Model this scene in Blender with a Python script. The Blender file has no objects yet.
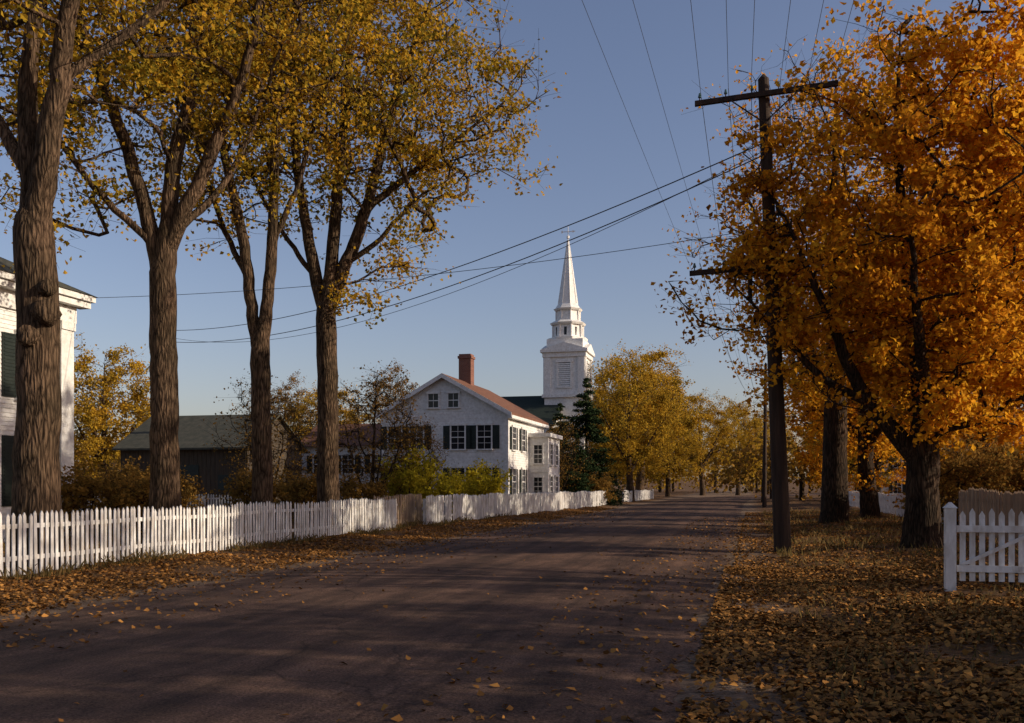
import bpy, math, numpy as np
from mathutils import Vector
TH=math.radians(14.1); CT=math.cos(TH); ST=math.sin(TH)
def W(t,s,z=0.0): return (t*CT+s*ST, -t*ST+s*CT, z)
def TS(x,y): return (x*CT-y*ST, x*ST+y*CT)
scene=bpy.context.scene
COL=scene.collection
def bend(s):
    return 7.0*(np.maximum(0,np.asarray(s,float)-95)/60.0)**2
def sstep(x,a,b):
    u=np.clip((np.asarray(x,float)-a)/(b-a),0,1); return u*u*(3-2*u)
def gz(t,s):
    t=np.asarray(t,float); s=np.asarray(s,float)
    tb=t-bend(s)
    wr=sstep(tb,-0.3,1.6); wl=1-sstep(tb,-12,-9.3)
    n=0.045*np.sin(1.3*t+.7)*np.sin(.9*s+.4)+0.03*np.sin(2.9*t+1.1*s)+.02*np.sin(4.7*s-2.1*t+1)
    return (wr+wl)*n*0.8 + 0.16*sstep(tb,0,4)+0.12*(1-sstep(tb,-13,-9.5))
# ------------------------------------------------------------ materials
def newmat(name):
    m=bpy.data.materials.new(name); m.use_nodes=True
    nt=m.node_tree; b=nt.nodes['Principled BSDF']; return m,nt,b
def nmat(name,c1,c2,scale=4,rough=.7,bump=0,bscale=30,stretch=(1,1,1),c3=None,s3=1.0,detail=6,spec=.3,bdist=.02):
    m,nt,b=newmat(name); N=nt.nodes; L=nt.links
    tc=N.new('ShaderNodeTexCoord'); mp=N.new('ShaderNodeMapping'); mp.inputs['Scale'].default_value=stretch
    L.new(tc.outputs['Object'],mp.inputs['Vector'])
    n=N.new('ShaderNodeTexNoise'); n.inputs['Scale'].default_value=scale; n.inputs['Detail'].default_value=detail; n.inputs['Roughness'].default_value=.65
    L.new(mp.outputs[0],n.inputs['Vector'])
    r=N.new('ShaderNodeValToRGB'); r.color_ramp.elements[0].position=.35; r.color_ramp.elements[1].position=.65
    r.color_ramp.elements[0].color=(*c1,1); r.color_ramp.elements[1].color=(*c2,1)
    L.new(n.outputs['Fac'],r.inputs[0]); out=r.outputs[0]
    if c3 is not None:
        n3=N.new('ShaderNodeTexNoise'); n3.inputs['Scale'].default_value=s3; n3.inputs['Detail'].default_value=4
        L.new(mp.outputs[0],n3.inputs['Vector'])
        r3=N.new('ShaderNodeValToRGB'); r3.color_ramp.elements[0].position=.45; r3.color_ramp.elements[1].position=.7
        L.new(n3.outputs['Fac'],r3.inputs[0])
        mx=N.new('ShaderNodeMixRGB'); mx.inputs[2].default_value=(*c3,1)
        L.new(r3.outputs[0],mx.inputs[0]); L.new(out,mx.inputs[1]); out=mx.outputs[0]
    L.new(out,b.inputs['Base Color'])
    b.inputs['Roughness'].default_value=rough; b.inputs['Specular IOR Level'].default_value=spec
    if bump>0:
        nb=N.new('ShaderNodeTexNoise'); nb.inputs['Scale'].default_value=bscale; nb.inputs['Detail'].default_value=5
        L.new(mp.outputs[0],nb.inputs['Vector'])
        bp=N.new('ShaderNodeBump'); bp.inputs['Strength'].default_value=bump; bp.inputs['Distance'].default_value=bdist
        L.new(nb.outputs['Fac'],bp.inputs['Height']); L.new(bp.outputs[0],b.inputs['Normal'])
    return m
def barkmat(name,c1,c2):
    m,nt,b=newmat(name); N=nt.nodes; L=nt.links
    tc=N.new('ShaderNodeTexCoord'); mp=N.new('ShaderNodeMapping'); mp.inputs['Scale'].default_value=(1,1,.16)
    L.new(tc.outputs['Object'],mp.inputs['Vector'])
    nd=N.new('ShaderNodeTexNoise'); nd.inputs['Scale'].default_value=6; nd.inputs['Detail'].default_value=4; L.new(mp.outputs[0],nd.inputs['Vector'])
    mx=N.new('ShaderNodeMixRGB'); mx.inputs[0].default_value=.12; L.new(mp.outputs[0],mx.inputs[1]); L.new(nd.outputs['Color'],mx.inputs[2])
    v=N.new('ShaderNodeTexVoronoi'); v.feature='DISTANCE_TO_EDGE'; v.inputs['Scale'].default_value=17; L.new(mx.outputs[0],v.inputs['Vector'])
    n=N.new('ShaderNodeTexNoise'); n.inputs['Scale'].default_value=22; n.inputs['Detail'].default_value=6; L.new(mp.outputs[0],n.inputs['Vector'])
    ad=N.new('ShaderNodeMath'); ad.operation='MULTIPLY_ADD'; ad.inputs[1].default_value=1.6; L.new(v.outputs['Distance'],ad.inputs[0]); L.new(n.outputs['Fac'],ad.inputs[2])
    r=N.new('ShaderNodeValToRGB'); e=r.color_ramp.elements; e[0].position=.42; e[1].position=.95; e[0].color=(*c1,1); e[1].color=(*c2,1)
    L.new(ad.outputs[0],r.inputs[0])
    nb=N.new('ShaderNodeTexNoise'); nb.inputs['Scale'].default_value=1.4; nb.inputs['Detail'].default_value=3; L.new(tc.outputs['Object'],nb.inputs['Vector'])
    rb=N.new('ShaderNodeValToRGB'); e=rb.color_ramp.elements; e[0].position=.35; e[1].position=.65; e[0].color=(.6,.62,.58,1); e[1].color=(1.15,1.1,1.05,1); L.new(nb.outputs['Fac'],rb.inputs[0])
    mm=N.new('ShaderNodeMixRGB'); mm.blend_type='MULTIPLY'; mm.inputs[0].default_value=1; L.new(r.outputs[0],mm.inputs[1]); L.new(rb.outputs[0],mm.inputs[2])
    L.new(mm.outputs[0],b.inputs['Base Color']); b.inputs['Roughness'].default_value=.95; b.inputs['Specular IOR Level'].default_value=.1
    bp=N.new('ShaderNodeBump'); bp.inputs['Strength'].default_value=.8; bp.inputs['Distance'].default_value=.06
    L.new(ad.outputs[0],bp.inputs['Height']); L.new(bp.outputs[0],b.inputs['Normal'])
    return m
def leafmat(name,cols,trans=.4):
    m=bpy.data.materials.new(name); m.use_nodes=True; nt=m.node_tree; N=nt.nodes; L=nt.links
    N.remove(N['Principled BSDF'])
    at=N.new('ShaderNodeAttribute'); at.attribute_name='rnd'
    r=N.new('ShaderNodeValToRGB'); cr=r.color_ramp
    while len(cr.elements)<len(cols): cr.elements.new(.5)
    for i,c in enumerate(cols):
        cr.elements[i].position=i/(len(cols)-1); cr.elements[i].color=(*c,1)
    L.new(at.outputs['Fac'],r.inputs[0])
    d=N.new('ShaderNodeBsdfDiffuse'); L.new(r.outputs[0],d.inputs['Color'])
    if trans<.01:
        L.new(d.outputs[0],N['Material Output'].inputs['Surface']); return m
    tr=N.new('ShaderNodeBsdfTranslucent'); L.new(r.outputs[0],tr.inputs['Color'])
    mx=N.new('ShaderNodeMixShader'); mx.inputs[0].default_value=trans
    L.new(d.outputs[0],mx.inputs[1]); L.new(tr.outputs[0],mx.inputs[2])
    L.new(mx.outputs[0],N['Material Output'].inputs['Surface'])
    return m
M={}
M['bark']=barkmat('bark',(.022,.014,.009),(.135,.09,.058))
M['bark_d']=barkmat('bark_dark',(.012,.008,.006),(.075,.05,.033))
M['lf_gold']=leafmat('leaf_gold_green',[(.075,.07,.015),(.20,.155,.022),(.42,.27,.028),(.55,.31,.028),(.28,.135,.02)],.45)
M['lf_org']=leafmat('leaf_orange',[(.22,.085,.012),(.50,.20,.016),(.70,.32,.02),(.78,.43,.03),(.44,.15,.016)],.5)
M['lf_yel']=leafmat('leaf_yellow',[(.15,.11,.02),(.36,.23,.028),(.50,.30,.03),(.32,.16,.02)])
M['lf_brown']=leafmat('leaf_brown',[(.09,.06,.02),(.21,.12,.03),(.32,.17,.035),(.13,.10,.03)])
M['lf_ever']=leafmat('leaf_evergreen',[(.012,.022,.010),(.026,.042,.018),(.048,.068,.028)],0)
M['lf_bush']=leafmat('leaf_yellow_bush',[(.24,.21,.02),(.50,.40,.03),(.70,.54,.04)])
M['litter']=leafmat('fallen_leaf',[(.075,.04,.018),(.17,.085,.03),(.30,.14,.04),(.44,.21,.055),(.12,.065,.028)],0)
M['grass']=leafmat('grass_blade',[(.07,.06,.022),(.16,.115,.04),(.26,.17,.07),(.10,.075,.028)],.3)
M['white']=nmat('white_paint',(.64,.63,.60),(.80,.79,.76),2.5,.55,.15,40,c3=(.58,.56,.52),s3=6)
M['whitef']=nmat('white_fence_paint',(.55,.53,.50),(.78,.77,.74),3,.7,.3,60,(1,1,.4),c3=(.42,.38,.33),s3=7)
M['wood']=nmat('weathered_wood',(.20,.14,.09),(.36,.26,.17),4,.85,.4,30,(1,1,.2))
M['pole']=nmat('pole_wood',(.018,.011,.008),(.055,.032,.02),5,.85,.5,30,(1,1,.12))
M['roofred']=nmat('roof_shingle_brown',(.10,.045,.028),(.20,.09,.05),6,.9,.4,25)
M['roofgreen']=nmat('roof_dark_green',(.010,.019,.015),(.022,.032,.024),6,.9,.3,25)
M['roofgrey']=nmat('roof_grey',(.045,.048,.036),(.085,.08,.058),3,.9,.4,25)
M['barn']=nmat('barn_boards',(.045,.035,.025),(.085,.062,.04),3,.9,.4,25,(4,4,.3))
M['shut']=nmat('shutter_dark',(.008,.014,.012),(.018,.025,.02),5,.5)
M['brick']=nmat('brick',(.16,.055,.035),(.26,.10,.065),9,.9,.4,30)
m,nt,b=newmat('window_glass'); b.inputs['Base Color'].default_value=(.012,.013,.016,1); b.inputs['Roughness'].default_value=.12; b.inputs['Specular IOR Level'].default_value=.3; M['glass']=m
m,nt,b=newmat('glass_insulator'); b.inputs['Base Color'].default_value=(.05,.10,.09,1); b.inputs['Roughness'].default_value=.15; M['insul']=m
m,nt,b=newmat('wire'); b.inputs['Base Color'].default_value=(.02,.02,.02,1); b.inputs['Roughness'].default_value=.5; M['wire']=m
def brickify(m):
    nt=m.node_tree; N=nt.nodes; L=nt.links; b=N['Principled BSDF']
    tc=N.new('ShaderNodeTexCoord'); mp=N.new('ShaderNodeMapping'); mp.inputs['Rotation'].default_value=(math.pi/2,0,0)
    L.new(tc.outputs['Object'],mp.inputs[0]); br=N.new('ShaderNodeTexBrick'); br.inputs['Scale'].default_value=4
    br.inputs['Color1'].default_value=(.20,.075,.045,1); br.inputs['Color2'].default_value=(.14,.05,.032,1); br.inputs['Mortar'].default_value=(.24,.2,.17,1)
    L.new(mp.outputs[0],br.inputs['Vector']); L.new(br.outputs[0],b.inputs['Base Color'])
brickify(M['brick'])
def ground_mat():
    m,nt,b=newmat('ground_grass_dirt'); N=nt.nodes; L=nt.links
    tc=N.new('ShaderNodeTexCoord')
    def noise(sc,det=6):
        n=N.new('ShaderNodeTexNoise'); n.inputs['Scale'].default_value=sc; n.inputs['Detail'].default_value=det; n.inputs['Roughness'].default_value=.7
        L.new(tc.outputs['Object'],n.inputs['Vector']); return n
    def ramp(src,p0,p1,c0,c1):
        r=N.new('ShaderNodeValToRGB'); e=r.color_ramp.elements
        e[0].position=p0; e[1].position=p1; e[0].color=(*c0,1); e[1].color=(*c1,1)
        L.new(src,r.inputs[0]); return r.outputs[0]
    a=ramp(noise(.6).outputs['Fac'],.4,.6,(.085,.062,.026),(.15,.095,.042))
    sp=ramp(noise(14).outputs['Fac'],.35,.7,(.055,.032,.018),(.24,.125,.055))
    mx=N.new('ShaderNodeMixRGB'); L.new(ramp(noise(2.3).outputs['Fac'],.3,.5,(0,0,0),(1,1,1)),mx.inputs[0]); L.new(a,mx.inputs[1]); L.new(sp,mx.inputs[2])
    sx=N.new('ShaderNodeSeparateXYZ'); L.new(tc.outputs['Object'],sx.inputs[0])
    ad=N.new('ShaderNodeMath'); ad.operation='ADD'; ad.inputs[1].default_value=4.9; L.new(sx.outputs[0],ad.inputs[0])
    ab=N.new('ShaderNodeMath'); ab.operation='ABSOLUTE'; L.new(ad.outputs[0],ab.inputs[0])
    nn=noise(1.2); sc=N.new('ShaderNodeMath'); sc.operation='MULTIPLY_ADD'; sc.inputs[1].default_value=1.6; L.new(nn.outputs['Fac'],sc.inputs[0]); L.new(ab.outputs[0],sc.inputs[2])
    mr=N.new('ShaderNodeMapRange'); mr.inputs[1].default_value=5.7; mr.inputs[2].default_value=6.5; mr.inputs[3].default_value=1; mr.inputs[4].default_value=0
    L.new(sc.outputs[0],mr.inputs[0])
    m2=N.new('ShaderNodeMixRGB'); L.new(mr.outputs[0],m2.inputs[0]); L.new(mx.outputs[0],m2.inputs[1])
    L.new(ramp(noise(9).outputs['Fac'],.35,.7,(.11,.075,.05),(.25,.175,.12)),m2.inputs[2])
    L.new(m2.outputs[0],b.inputs['Base Color']); b.inputs['Roughness'].default_value=.95; b.inputs['Specular IOR Level'].default_value=.1
    bp=N.new('ShaderNodeBump'); bp.inputs['Strength'].default_value=.8; bp.inputs['Distance'].default_value=.05
    L.new(noise(18).outputs['Fac'],bp.inputs['Height']); L.new(bp.outputs[0],b.inputs['Normal'])
    return m
def road_mat():
    m,nt,b=newmat('road_asphalt'); N=nt.nodes; L=nt.links
    tc=N.new('ShaderNodeTexCoord')
    def noise(sc,st=(1,1,1),det=6):
        mp=N.new('ShaderNodeMapping'); mp.inputs['Scale'].default_value=st; L.new(tc.outputs['Object'],mp.inputs[0])
        n=N.new('ShaderNodeTexNoise'); n.inputs['Scale'].default_value=sc; n.inputs['Detail'].default_value=det; n.inputs['Roughness'].default_value=.7
        L.new(mp.outputs[0],n.inputs['Vector']); return n.outputs['Fac']
    def ramp(src,p0,p1,c0,c1):
        r=N.new('ShaderNodeValToRGB'); e=r.color_ramp.elements
        e[0].position=p0; e[1].position=p1; e[0].color=(*c0,1); e[1].color=(*c1,1)
        L.new(src,r.inputs[0]); return r.outputs[0]
    def mul(a,b_):
        mu=N.new('ShaderNodeMixRGB'); mu.blend_type='MULTIPLY'; mu.inputs[0].default_value=1; L.new(a,mu.inputs[1]); L.new(b_,mu.inputs[2]); return mu.outputs[0]
    a=ramp(noise(42,det=5),.36,.68,(.044,.026,.018),(.175,.110,.080))
    a=mul(a,ramp(noise(1.6,(1,.05,1)),.4,.62,(.70,.70,.70),(1.4,1.36,1.3)))
    a=mul(a,ramp(noise(.45),.42,.6,(.78,.78,.78),(1.2,1.17,1.13)))
    a=mul(a,ramp(noise(5,(1,.35,1)),.4,.62,(.82,.8,.8),(1.12,1.1,1.08)))
    mp=N.new('ShaderNodeMapping'); mp.inputs['Scale'].default_value=(.5,.35,1); L.new(tc.outputs['Object'],mp.inputs[0])
    nd=N.new('ShaderNodeTexNoise'); nd.inputs['Scale'].default_value=2; nd.inputs['Detail'].default_value=5; L.new(mp.outputs[0],nd.inputs['Vector'])
    mx=N.new('ShaderNodeMixRGB'); mx.inputs[0].default_value=.35; L.new(mp.outputs[0],mx.inputs[1]); L.new(nd.outputs['Color'],mx.inputs[2])
    v=N.new('ShaderNodeTexVoronoi'); v.feature='DISTANCE_TO_EDGE'; v.inputs['Scale'].default_value=1; L.new(mx.outputs[0],v.inputs['Vector'])
    a=mul(a,ramp(v.outputs['Distance'],.002,.009,(.6,.6,.6),(1,1,1)))
    L.new(a,b.inputs['Base Color']); b.inputs['Roughness'].default_value=.88; b.inputs['Specular IOR Level'].default_value=.15
    bp=N.new('ShaderNodeBump'); bp.inputs['Strength'].default_value=.7; bp.inputs['Distance'].default_value=.018
    L.new(noise(70,det=3),bp.inputs['Height']); L.new(bp.outputs[0],b.inputs['Normal'])
    return m
M['ground']=ground_mat(); M['road']=road_mat()
# ------------------------------------------------------------ mesh helpers
def np_mesh(name,V,F,mats,mi=None,rnd=None,smooth=None):
    me=bpy.data.meshes.new(name); V=np.asarray(V,np.float32); F=np.asarray(F,np.int32)
    me.vertices.add(len(V)); me.vertices.foreach_set('co',V.ravel())
    me.loops.add(F.size); me.loops.foreach_set('vertex_index',F.ravel())
    me.polygons.add(len(F)); me.polygons.foreach_set('loop_start',np.arange(0,F.size,F.shape[1],dtype=np.int32))
    for m in mats: me.materials.append(m)
    if mi is not None: me.polygons.foreach_set('material_index',np.asarray(mi,np.int32))
    if smooth is not None: me.polygons.foreach_set('use_smooth',np.asarray(smooth,bool))
    me.update(calc_edges=True)
    if rnd is not None:
        a=me.attributes.new('rnd','FLOAT','FACE'); a.data.foreach_set('value',np.asarray(rnd,np.float32))
    return me
def add(name,me,loc=(0,0,0),rz=0,parent=None,scale=None):
    o=bpy.data.objects.new(name,me); COL.objects.link(o); o.location=loc; o.rotation_euler=(0,0,rz)
    if scale is not None: o.scale=scale if hasattr(scale,'__len__') else (scale,)*3
    if parent: o.parent=parent
    return o
class MB:
    def __init__(s): s.V=[]; s.F=[]
    def box(s,x0,x1,y0,y1,z0,z1):
        x0,x1=min(x0,x1),max(x0,x1); y0,y1=min(y0,y1),max(y0,y1)
        k=len(s.V); s.V+=[(x0,y0,z0),(x1,y0,z0),(x1,y1,z0),(x0,y1,z0),(x0,y0,z1),(x1,y0,z1),(x1,y1,z1),(x0,y1,z1)]
        s.F+=[[k+i for i in f] for f in ((0,3,2,1),(4,5,6,7),(0,1,5,4),(1,2,6,5),(2,3,7,6),(3,0,4,7))]
    def prism(s,ring0,ring1):
        n=len(ring0); k=len(s.V); s.V+=[tuple(p) for p in ring0]+[tuple(p) for p in ring1]
        s.F.append([k+i for i in range(n)][::-1]); s.F.append([k+n+i for i in range(n)])
        for i in range(n): j=(i+1)%n; s.F.append([k+i,k+j,k+n+j,k+n+i])
    def cyl(s,c0,c1,r0,r1,n=12,ph=0):
        c0=Vector(c0); c1=Vector(c1); d=(c1-c0).normalized(); a=d.orthogonal().normalized()
        if abs(d.z)>.9: a=Vector((1,0,0)); a=(a-d*a.dot(d)).normalized()
        b=d.cross(a)
        r=[[tuple(c+(a*math.cos(ph+i*2*math.pi/n)+b*math.sin(ph+i*2*math.pi/n))*rr) for i in range(n)] for c,rr in((c0,r0),(c1,r1))]
        s.prism(r[0],r[1])
    def obj(s,name,mat,parent=None,loc=(0,0,0),rz=0):
        me=bpy.data.meshes.new(name); me.from_pydata(s.V,[],s.F); me.materials.append(mat); me.update()
        return add(name,me,loc,rz,parent)
def empty(name,loc,rz):
    o=bpy.data.objects.new(name,None); COL.objects.link(o); o.location=loc; o.rotation_euler=(0,0,rz); return o
def tube(p,r,m,rng=None,rough=0):
    p=np.asarray(p,float); r=np.asarray(r,float); k=len(p)
    T=np.gradient(p,axis=0); T/=np.linalg.norm(T,axis=1)[:,None]+1e-9
    mt=np.abs(T.mean(0)); ref=np.zeros(3); ref[int(np.argmin(mt))]=1
    A=np.cross(T,ref); A/=np.linalg.norm(A,axis=1)[:,None]+1e-9; B=np.cross(T,A)
    an=np.arange(m)*2*np.pi/m
    rr=np.repeat(r[:,None],m,1)
    if rough and rng is not None: rr=rr*(1+rough*rng.normal(size=(1,m))+.5*rough*rng.normal(size=(k,m)))
    V=p[:,None,:]+rr[:,:,None]*(np.cos(an)[None,:,None]*A[:,None,:]+np.sin(an)[None,:,None]*B[:,None,:])
    i=np.arange(k-1)[:,None]*m; j=np.arange(m)[None,:]; j2=(j+1)%m
    F=np.stack([i+j,i+j2,i+m+j2,i+m+j],-1).reshape(-1,4)
    return V.reshape(-1,3),F
def leaves(C,size,rng,flat=None,asp=.42):
    n=len(C); a=rng.normal(size=(n,3)); 
    if flat is None: nn=rng.normal(size=(n,3))+np.array([0,0,.4])
    else: nn=rng.normal(size=(n,3))*flat+np.array([0,0,1.])
    nn/=np.linalg.norm(nn,axis=1)[:,None]; a-=nn*(a*nn).sum(1)[:,None]; a/=np.linalg.norm(a,axis=1)[:,None]; b=np.cross(nn,a)
    s=np.asarray(size)[:,None]
    sk=(.06*rng.normal(size=n))[:,None]
    V=np.stack([C-a*s*.5,C+b*s*(asp+sk)-a*s*.05+nn*s*.12,C+a*s*.6,C-b*s*(asp-sk)-a*s*.12+nn*s*.12],1).reshape(-1,3)
    return V,np.arange(4*n).reshape(-1,4)
def resample(pts,step=.4,rng=None,jit=.0):
    P=np.asarray(pts,float); P=np.vstack([2*P[0]-P[1],P,2*P[-1]-P[-2]]); out=[]
    for i in range(1,len(P)-2):
        p0,p1,p2,p3=P[i-1:i+3]; L=np.linalg.norm((p2-p1)[:3]); n=max(1,int(math.ceil(L/step)))
        for k in range(n):
            t=k/n; out.append(.5*((2*p1)+(-p0+p2)*t+(2*p0-5*p1+4*p2-p3)*t*t+(-p0+3*p1-3*p2+p3)*t**3))
    out.append(P[-2]); out=np.array(out); out[:,3]=np.maximum(out[:,3],.01)
    if rng is not None and jit>0: out[1:,:3]+=rng.normal(size=(len(out)-1,3))*jit*np.array([1,1,.3])
    return out
def make_tree(name,seed,limbs,env,n_attr,n_leaves,lsize,spread,bark,leaf,twig_r=.011,zatt=1.5,shell=.35,ntw=3,big=12,knots=(),clump=.7):
    rng=np.random.default_rng(seed)
    P=np.zeros((60000,3)); par=-np.ones(60000,int); ex=np.zeros(60000); Tn=np.zeros((60000,3)); n=0
    chains=[]
    for li,l in enumerate(limbs):
        q=resample(l,.35,rng,.02 if li else .012); idx=[]
        if li:
            d=np.linalg.norm(P[:n]-q[0,:3],axis=1); j=int(np.argmin(d)); idx=[j]; q=q[1:]
        for row in q:
            P[n]=row[:3]; ex[n]=row[3]; par[n]=idx[-1] if idx else -1; idx.append(n); n+=1
        for a,b in zip(idx[:-1],idx[1:]): v=P[b]-P[a]; Tn[b]=v/(np.linalg.norm(v)+1e-9)
        chains.append((idx,True))
    n0=n
    ev=np.array(env,float); vol=ev[:,3]*ev[:,4]*ev[:,5]; vol=vol/vol.sum()
    k=rng.choice(len(ev),n_attr,p=vol); d=rng.normal(size=(n_attr,3)); d/=np.linalg.norm(d,axis=1)[:,None]
    rad=(shell**3+(1-shell**3)*rng.random(n_attr))**(1/3)
    lump=1+.14*np.sin(d[:,0]*5+seed)+.12*np.sin(d[:,1]*6+d[:,2]*4+seed*2)+.08*rng.normal(size=n_attr)
    A=ev[k,:3]+d*ev[k,3:6]*(rad*lump)[:,None]
    d0=np.array([np.linalg.norm(P[:n0]-a,axis=1).min() for a in A]); A=A[np.argsort(d0)]
    tips=[]
    for a in A:
        D=P[:n]-a; dist=np.linalg.norm(D,axis=1); hd=np.hypot(D[:,0],D[:,1])
        cost=dist+.7*np.maximum(0,P[:n,2]-(a[2]-.3*hd))+ (P[:n,2]<zatt)*50
        j=int(np.argmin(cost)); dd=dist[j]
        if dd<.15: continue
        st=max(2,int(dd/.4)); c=P[j]+Tn[j]*dd*.3+np.array([0,0,.08*dd])
        u=(np.arange(1,st+1)/st)[:,None]
        pts=(1-u)**2*P[j]+2*u*(1-u)*c+u*u*a; pts+=rng.normal(size=pts.shape)*.045*min(1.,dd)
        idx=[j]
        for p in pts:
            P[n]=p; par[n]=idx[-1]; v=p-P[idx[-1]]; Tn[n]=v/(np.linalg.norm(v)+1e-9); idx.append(n); n+=1
        chains.append((idx,False)); tips.append((idx[max(1,len(idx)-3)],idx[-1]))
    cnt=np.zeros(n); 
    for i,(a,b) in enumerate(tips): cnt[b]+=1
    for i in range(n-1,0,-1):
        if par[i]>=0: cnt[par[i]]+=cnt[i]
    r=twig_r*np.maximum(cnt,.7)**.52; r=np.where(ex[:n]>0,ex[:n],r)
    Vs=[];Fs=[];off=0
    def push(V,F):
        nonlocal off
        Vs.append(V);Fs.append(F+off);off+=len(V)
    for idx,main in chains:
        rr=r[idx].copy()
        if len(idx)>1: rr[0]=min(rr[0],rr[1]*1.25)
        m=big if main else (6 if rr.max()>.05 else 4)
        if main and rr.max()<.12: m=8
        push(*tube(P[idx],rr,m,rng,.035 if main and rr.max()>.1 else 0))
    for (x,y,z,dx,dy,rk) in knots:
        pr=[(x,y,z),(x+dx*.5,y+dy*.5,z),(x+dx,y+dy,z+.02),(x+dx*.9,y+dy*.9,z+.01)]
        push(*tube(pr,[rk*1.35,rk*1.15,rk,rk*.3],10,rng,.06))
    LC=[];LR=[]
    w=np.exp(rng.normal(size=len(tips))*clump); w/=w.sum(); per=np.maximum(1,(w*n_leaves)).astype(int)
    for (ja,jb),m in zip(tips,per):
        cv=rng.random(); tw=[]
        for q in range(ntw):
            e=P[jb]+rng.normal(size=3)*spread*np.array([1,1,.75]); tw.append(e)
            mid=(P[ja]+e)/2+rng.normal(size=3)*.05
            push(*tube([P[ja] if q else P[jb],mid,e],[twig_r*.7,twig_r*.5,twig_r*.3],3))
        tw=np.array(tw); q=rng.integers(0,ntw,m); f=rng.random((m,1))**.6
        base=P[jb]*(1-f)+tw[q]*f
        LC.append(base+rng.normal(size=(m,3))*spread*.42*np.array([1,1,.8])); LR.append(np.clip(.5*cv+.5*rng.random(m)+.08*rng.normal(size=m),0,1))
    nb=sum(len(f) for f in Fs)
    LC=np.vstack(LC); LR=np.concatenate(LR); sz=lsize*(.65+.7*rng.random(len(LC)))
    push(*leaves(LC,sz,rng))
    F=np.vstack(Fs); mi=np.zeros(len(F),int); mi[nb:]=1; rn=np.zeros(len(F)); rn[nb:]=LR
    return np_mesh(name,np.vstack(Vs),F,[M[bark],M[leaf]],mi,rn,mi==0)
def gen_tree(name,seed,H,R,n_attr,n_leaves,lsize,spread,bark,leaf,cb=.3,tr=None,tallf=.62,ntw=3,shell=.3,clump=.7):
    rng=np.random.default_rng(seed+99); tr=tr or H*.024; fh=H*cb
    tx,ty=rng.normal(size=2)*.2
    limbs=[[(0,0,-.3,tr*1.5),(0,0,.15,tr*1.2),(tx*.4,ty*.4,fh*.5,tr),(tx,ty,fh,tr*.9),(tx*1.5,ty,H*.6,tr*.45),(tx*1.2,ty*1.4,H*.9,.03)]]
    nl=5
    for i in range(nl):
        a=i*2*math.pi/nl+rng.random()*.7; z0=fh*(.85+.5*rng.random()); rr=R*(.65+.25*rng.random())
        limbs.append([(tx,ty,z0,tr*.55),(tx+math.cos(a)*rr*.35,ty+math.sin(a)*rr*.35,z0+H*.12,tr*.42),(tx+math.cos(a)*rr*.65,ty+math.sin(a)*rr*.65,z0+H*.26,tr*.27),(tx+math.cos(a)*rr,ty+math.sin(a)*rr,z0+H*.4,.035)])
    env=[(0,0,H*tallf,R,R,H*(1-tallf)*.98)]
    return make_tree(name,seed,limbs,env,n_attr,n_leaves,lsize,spread,bark,leaf,zatt=fh*.7,ntw=ntw,shell=shell,clump=clump)
# ------------------------------------------------------------ terrain and road
tt=np.unique(np.concatenate([np.linspace(-1800,-60,14),np.linspace(-60,-14,24),np.arange(-14,12,.35),np.linspace(12,60,20),np.linspace(60,1800,14)]))
ss=np.unique(np.concatenate([np.linspace(-300,-12,8),np.arange(-12,45,.4),np.arange(45,180,2.0),np.linspace(180,3500,16)]))
TT,SS=np.meshgrid(tt,ss); Z=gz(TT,SS)
Z=Z+np.clip((np.hypot(TT,SS)-350)/2500,0,1)*18
V=np.stack([TT,SS,Z],-1).reshape(-1,3); nx=len(tt)
i=np.arange(len(ss)-1)[:,None]*nx; j=np.arange(nx-1)[None,:]
F=np.stack([i+j,i+j+1,i+nx+j+1,i+nx+j],-1).reshape(-1,4)
add('ground',np_mesh('ground',V,F,[M['ground']],smooth=np.ones(len(F))),rz=-TH)
rs=np.concatenate([np.arange(-12,60,.35),np.arange(60,300,1.5)]); rng=np.random.default_rng(5)
u=np.linspace(-1,1,13)
def wob(s,a): return .10*np.sin(1.7*s+a)+.07*np.sin(4.1*s+2*a)+.06*np.sin(9.3*s+a)
Lf=-9.0+bend(rs)+wob(rs,1); Rt=-.55+bend(rs)+wob(rs,2.3)
X=(Lf+Rt)[:,None]/2+(Rt-Lf)[:,None]/2*u[None,:]; Y=np.repeat(rs[:,None],13,1); Z=.006+.07*(1-u[None,:]**2)+0*Y
V=np.stack([X,Y,Z],-1).reshape(-1,3); i=np.arange(len(rs)-1)[:,None]*13; j=np.arange(12)[None,:]
F=np.stack([i+j,i+j+1,i+14+j,i+13+j],-1).reshape(-1,4)
add('road',np_mesh('road',V,F,[M['road']],smooth=np.ones(len(F))),rz=-TH)
def roadz(t,s):
    c=-4.78+bend(s); return .006+.07*(1-np.clip((t-c)/4.2,-1,1)**2)
def litter(name,specs,mat,size,seed,flat=.38):
    rng=np.random.default_rng(seed); C=[];
    for (t0,t1,s0,s1,n,near,onroad) in specs:
        if onroad==2:
            t=t0+(t1-t0)*rng.random(n)**2.6
        else: t=t0+(t1-t0)*rng.random(n)
        s=s0+(s1-s0)*rng.random(n)**near; 
        if not onroad:
            cl=np.sin(t*1.9+.7*s)+np.sin(s*1.3-t*.8)+np.sin(s*3.1+t*2.7)*.7+rng.normal(size=n)*.9; k=cl>-1.0; t=t[k]; s=s[k]
            z=gz(t,s)+.010+.025*rng.random(len(t))
        else:
            z=roadz(t,s)+.012
        C.append(np.stack([t+bend(s),s,z],-1))
    C=np.vstack(C); V,F=leaves(C,size*(.5+.9*rng.random(len(C))),rng,flat); r=rng.random(len(C))
    add(name,np_mesh(name,V,F,[mat],rnd=r),rz=-TH)
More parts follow.
